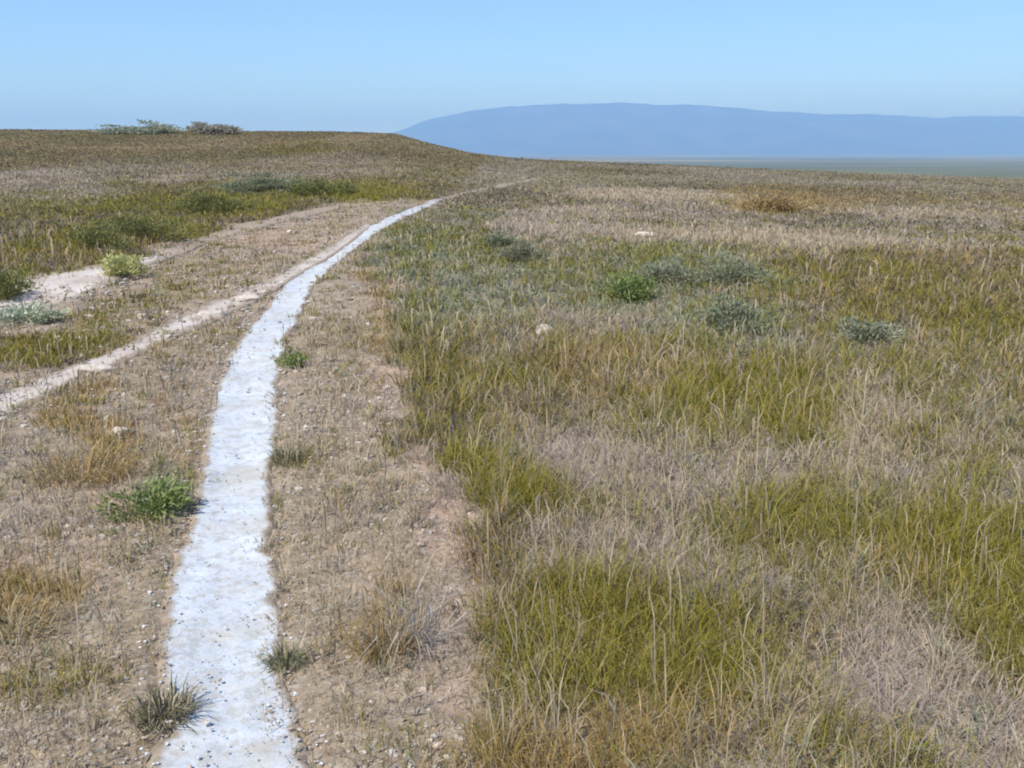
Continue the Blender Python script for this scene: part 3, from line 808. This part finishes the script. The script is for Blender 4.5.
# ------------------------------------------------------------------ mountains
def build_mountains():
    su = np.array([-300, 150, 300, 395, 430, 470, 510, 560, 610, 680, 730, 770, 820, 870, 940, 1024, 1120, 1300, 1700.])
    sy = np.array([150, 149, 147, 134, 123, 116, 112, 110, 109, 110, 112, 116, 119, 118, 121, 120, 121, 127, 142.])
    D0, D1 = 20000., 29000.
    us = np.linspace(-300, 1700, 700); ys = np.linspace(D0, D1, 90)
    U, Y = np.meshgrid(us, ys)
    X = (U - 512) / F * CP * Y
    ridge = 25000.
    e = (HORIZON - np.interp(U, su, sy)) / F * CP * CP
    hz = e * ridge
    t = np.where(Y < ridge, sstep(D0, ridge, Y) ** .8, 1 - sstep(ridge, D1, Y))
    spur = 1 - np.abs(2 * fbm(X.ravel() / 1900, Y.ravel() / 5200, 301, 5).reshape(X.shape) - 1)
    z = hz * t * (.78 + .34 * spur * (1 - .55 * t) + .22 * t * 1.0) + 45 * (fbm(X.ravel() / 700, Y.ravel() / 700, 311, 4).reshape(X.shape) - .5) * t
    z = VALLEY - 8 + np.maximum(z, 0) * 1.0 + 50 * t
    nx = len(us)
    i = np.arange(len(ys) - 1)[:, None] * nx + np.arange(nx - 1)[None, :]
    q = np.stack([i, i + 1, i + nx + 1, i + nx], -1).reshape(-1, 4)
    me = np_mesh('mountains', np.stack([X.ravel(), Y.ravel(), z.ravel()], 1), quads=q, smooth=True)
    m, nt, b = new_mat('mountain_slopes')
    tc = N(nt, 'ShaderNodeTexCoord'); n1 = noise(nt, tc.outputs['Object'], .0012, 8, .65)
    c = ramp(nt, n1.outputs['Fac'], [(.35, (.055, .055, .045)), (.5, (.08, .07, .06)), (.65, (.115, .10, .085))]).outputs['Color']
    nt.links.new(c, b.inputs['Base Color']); b.inputs['Roughness'].default_value = 1; b.inputs['Specular IOR Level'].default_value = 0
    o = link('mountains', me, m); tag(o, 'long blue mountain range beyond the hazy plain', kind='structure', cat='mountains')
build_mountains()

# ------------------------------------------------------------------ haze
def build_haze():
    bm = bmesh.new(); bmesh.ops.create_cube(bm, size=1)
    me = bpy.data.meshes.new('haze'); bm.to_mesh(me); bm.free()
    m = bpy.data.materials.new('haze_air'); m.use_nodes = True; nt = m.node_tree
    nt.nodes.remove(nt.nodes['Principled BSDF'])
    v = N(nt, 'ShaderNodeVolumePrincipled')
    v.inputs['Color'].default_value = HAZE_COL; v.inputs['Density'].default_value = HAZE_DENS; v.inputs['Anisotropy'].default_value = .0; v.inputs['Absorption Color'].default_value = (.40, .40, .40, 1)
    nt.links.new(v.outputs[0], nt.nodes['Material Output'].inputs['Volume'])
    o = link('haze', me, m); o.scale = (90000, 90000, 1560); o.location = (0, 0, 780 - 70)
    tag(o, 'thin blue summer haze lying over the plain', 'haze', kind='stuff')
HAZE_COL = (.235, .49, 1.0, 1); HAZE_DENS = 9.5e-5
build_haze()

# ------------------------------------------------------------------ light, sky, camera
SUN_EL, SUN_AZ = math.radians(52), math.radians(215)      # azimuth clockwise from +Y: behind the camera, to the left
sun = bpy.data.lights.new('sun', 'SUN'); sun.energy = 4.6; sun.angle = math.radians(.53); sun.color = (1, .935, .83)
so = bpy.data.objects.new('sun', sun); COL.objects.link(so)
so.rotation_euler = (math.pi / 2 - SUN_EL, 0, math.pi - SUN_AZ)
w = bpy.data.worlds.new('World'); SC.world = w; w.use_nodes = True
nt = w.node_tree; bg = nt.nodes['Background']
sky = nt.nodes.new('ShaderNodeTexSky'); sky.sky_type = 'NISHITA'; sky.sun_disc = False
sky.sun_elevation = SUN_EL; sky.sun_rotation = SUN_AZ
sky.altitude = 900; sky.air_density = .85; sky.dust_density = 0; sky.ozone_density = 8
nt.links.new(sky.outputs[0], bg.inputs['Color']); bg.inputs['Strength'].default_value = .15

cam = bpy.data.cameras.new('camera'); cam.sensor_width = 36; cam.lens = F / W * 36
cam.clip_start = .05; cam.clip_end = 120000
co = bpy.data.objects.new('camera', cam); COL.objects.link(co)
co.location = (0, 0, EYE); co.rotation_euler = (math.pi / 2 - PITCH, 0, 0)
SC.camera = co
vs = SC.view_settings; vs.view_transform = 'Standard'; vs.look = 'None'; vs.gamma = 1; vs.exposure = 0.42
cy = SC.cycles
cy.use_denoising = True; cy.max_bounces = 8; cy.diffuse_bounces = 3; cy.transmission_bounces = 3; cy.volume_bounces = 4
cy.pixel_filter_type = 'BLACKMAN_HARRIS'; cy.filter_width = 2.0
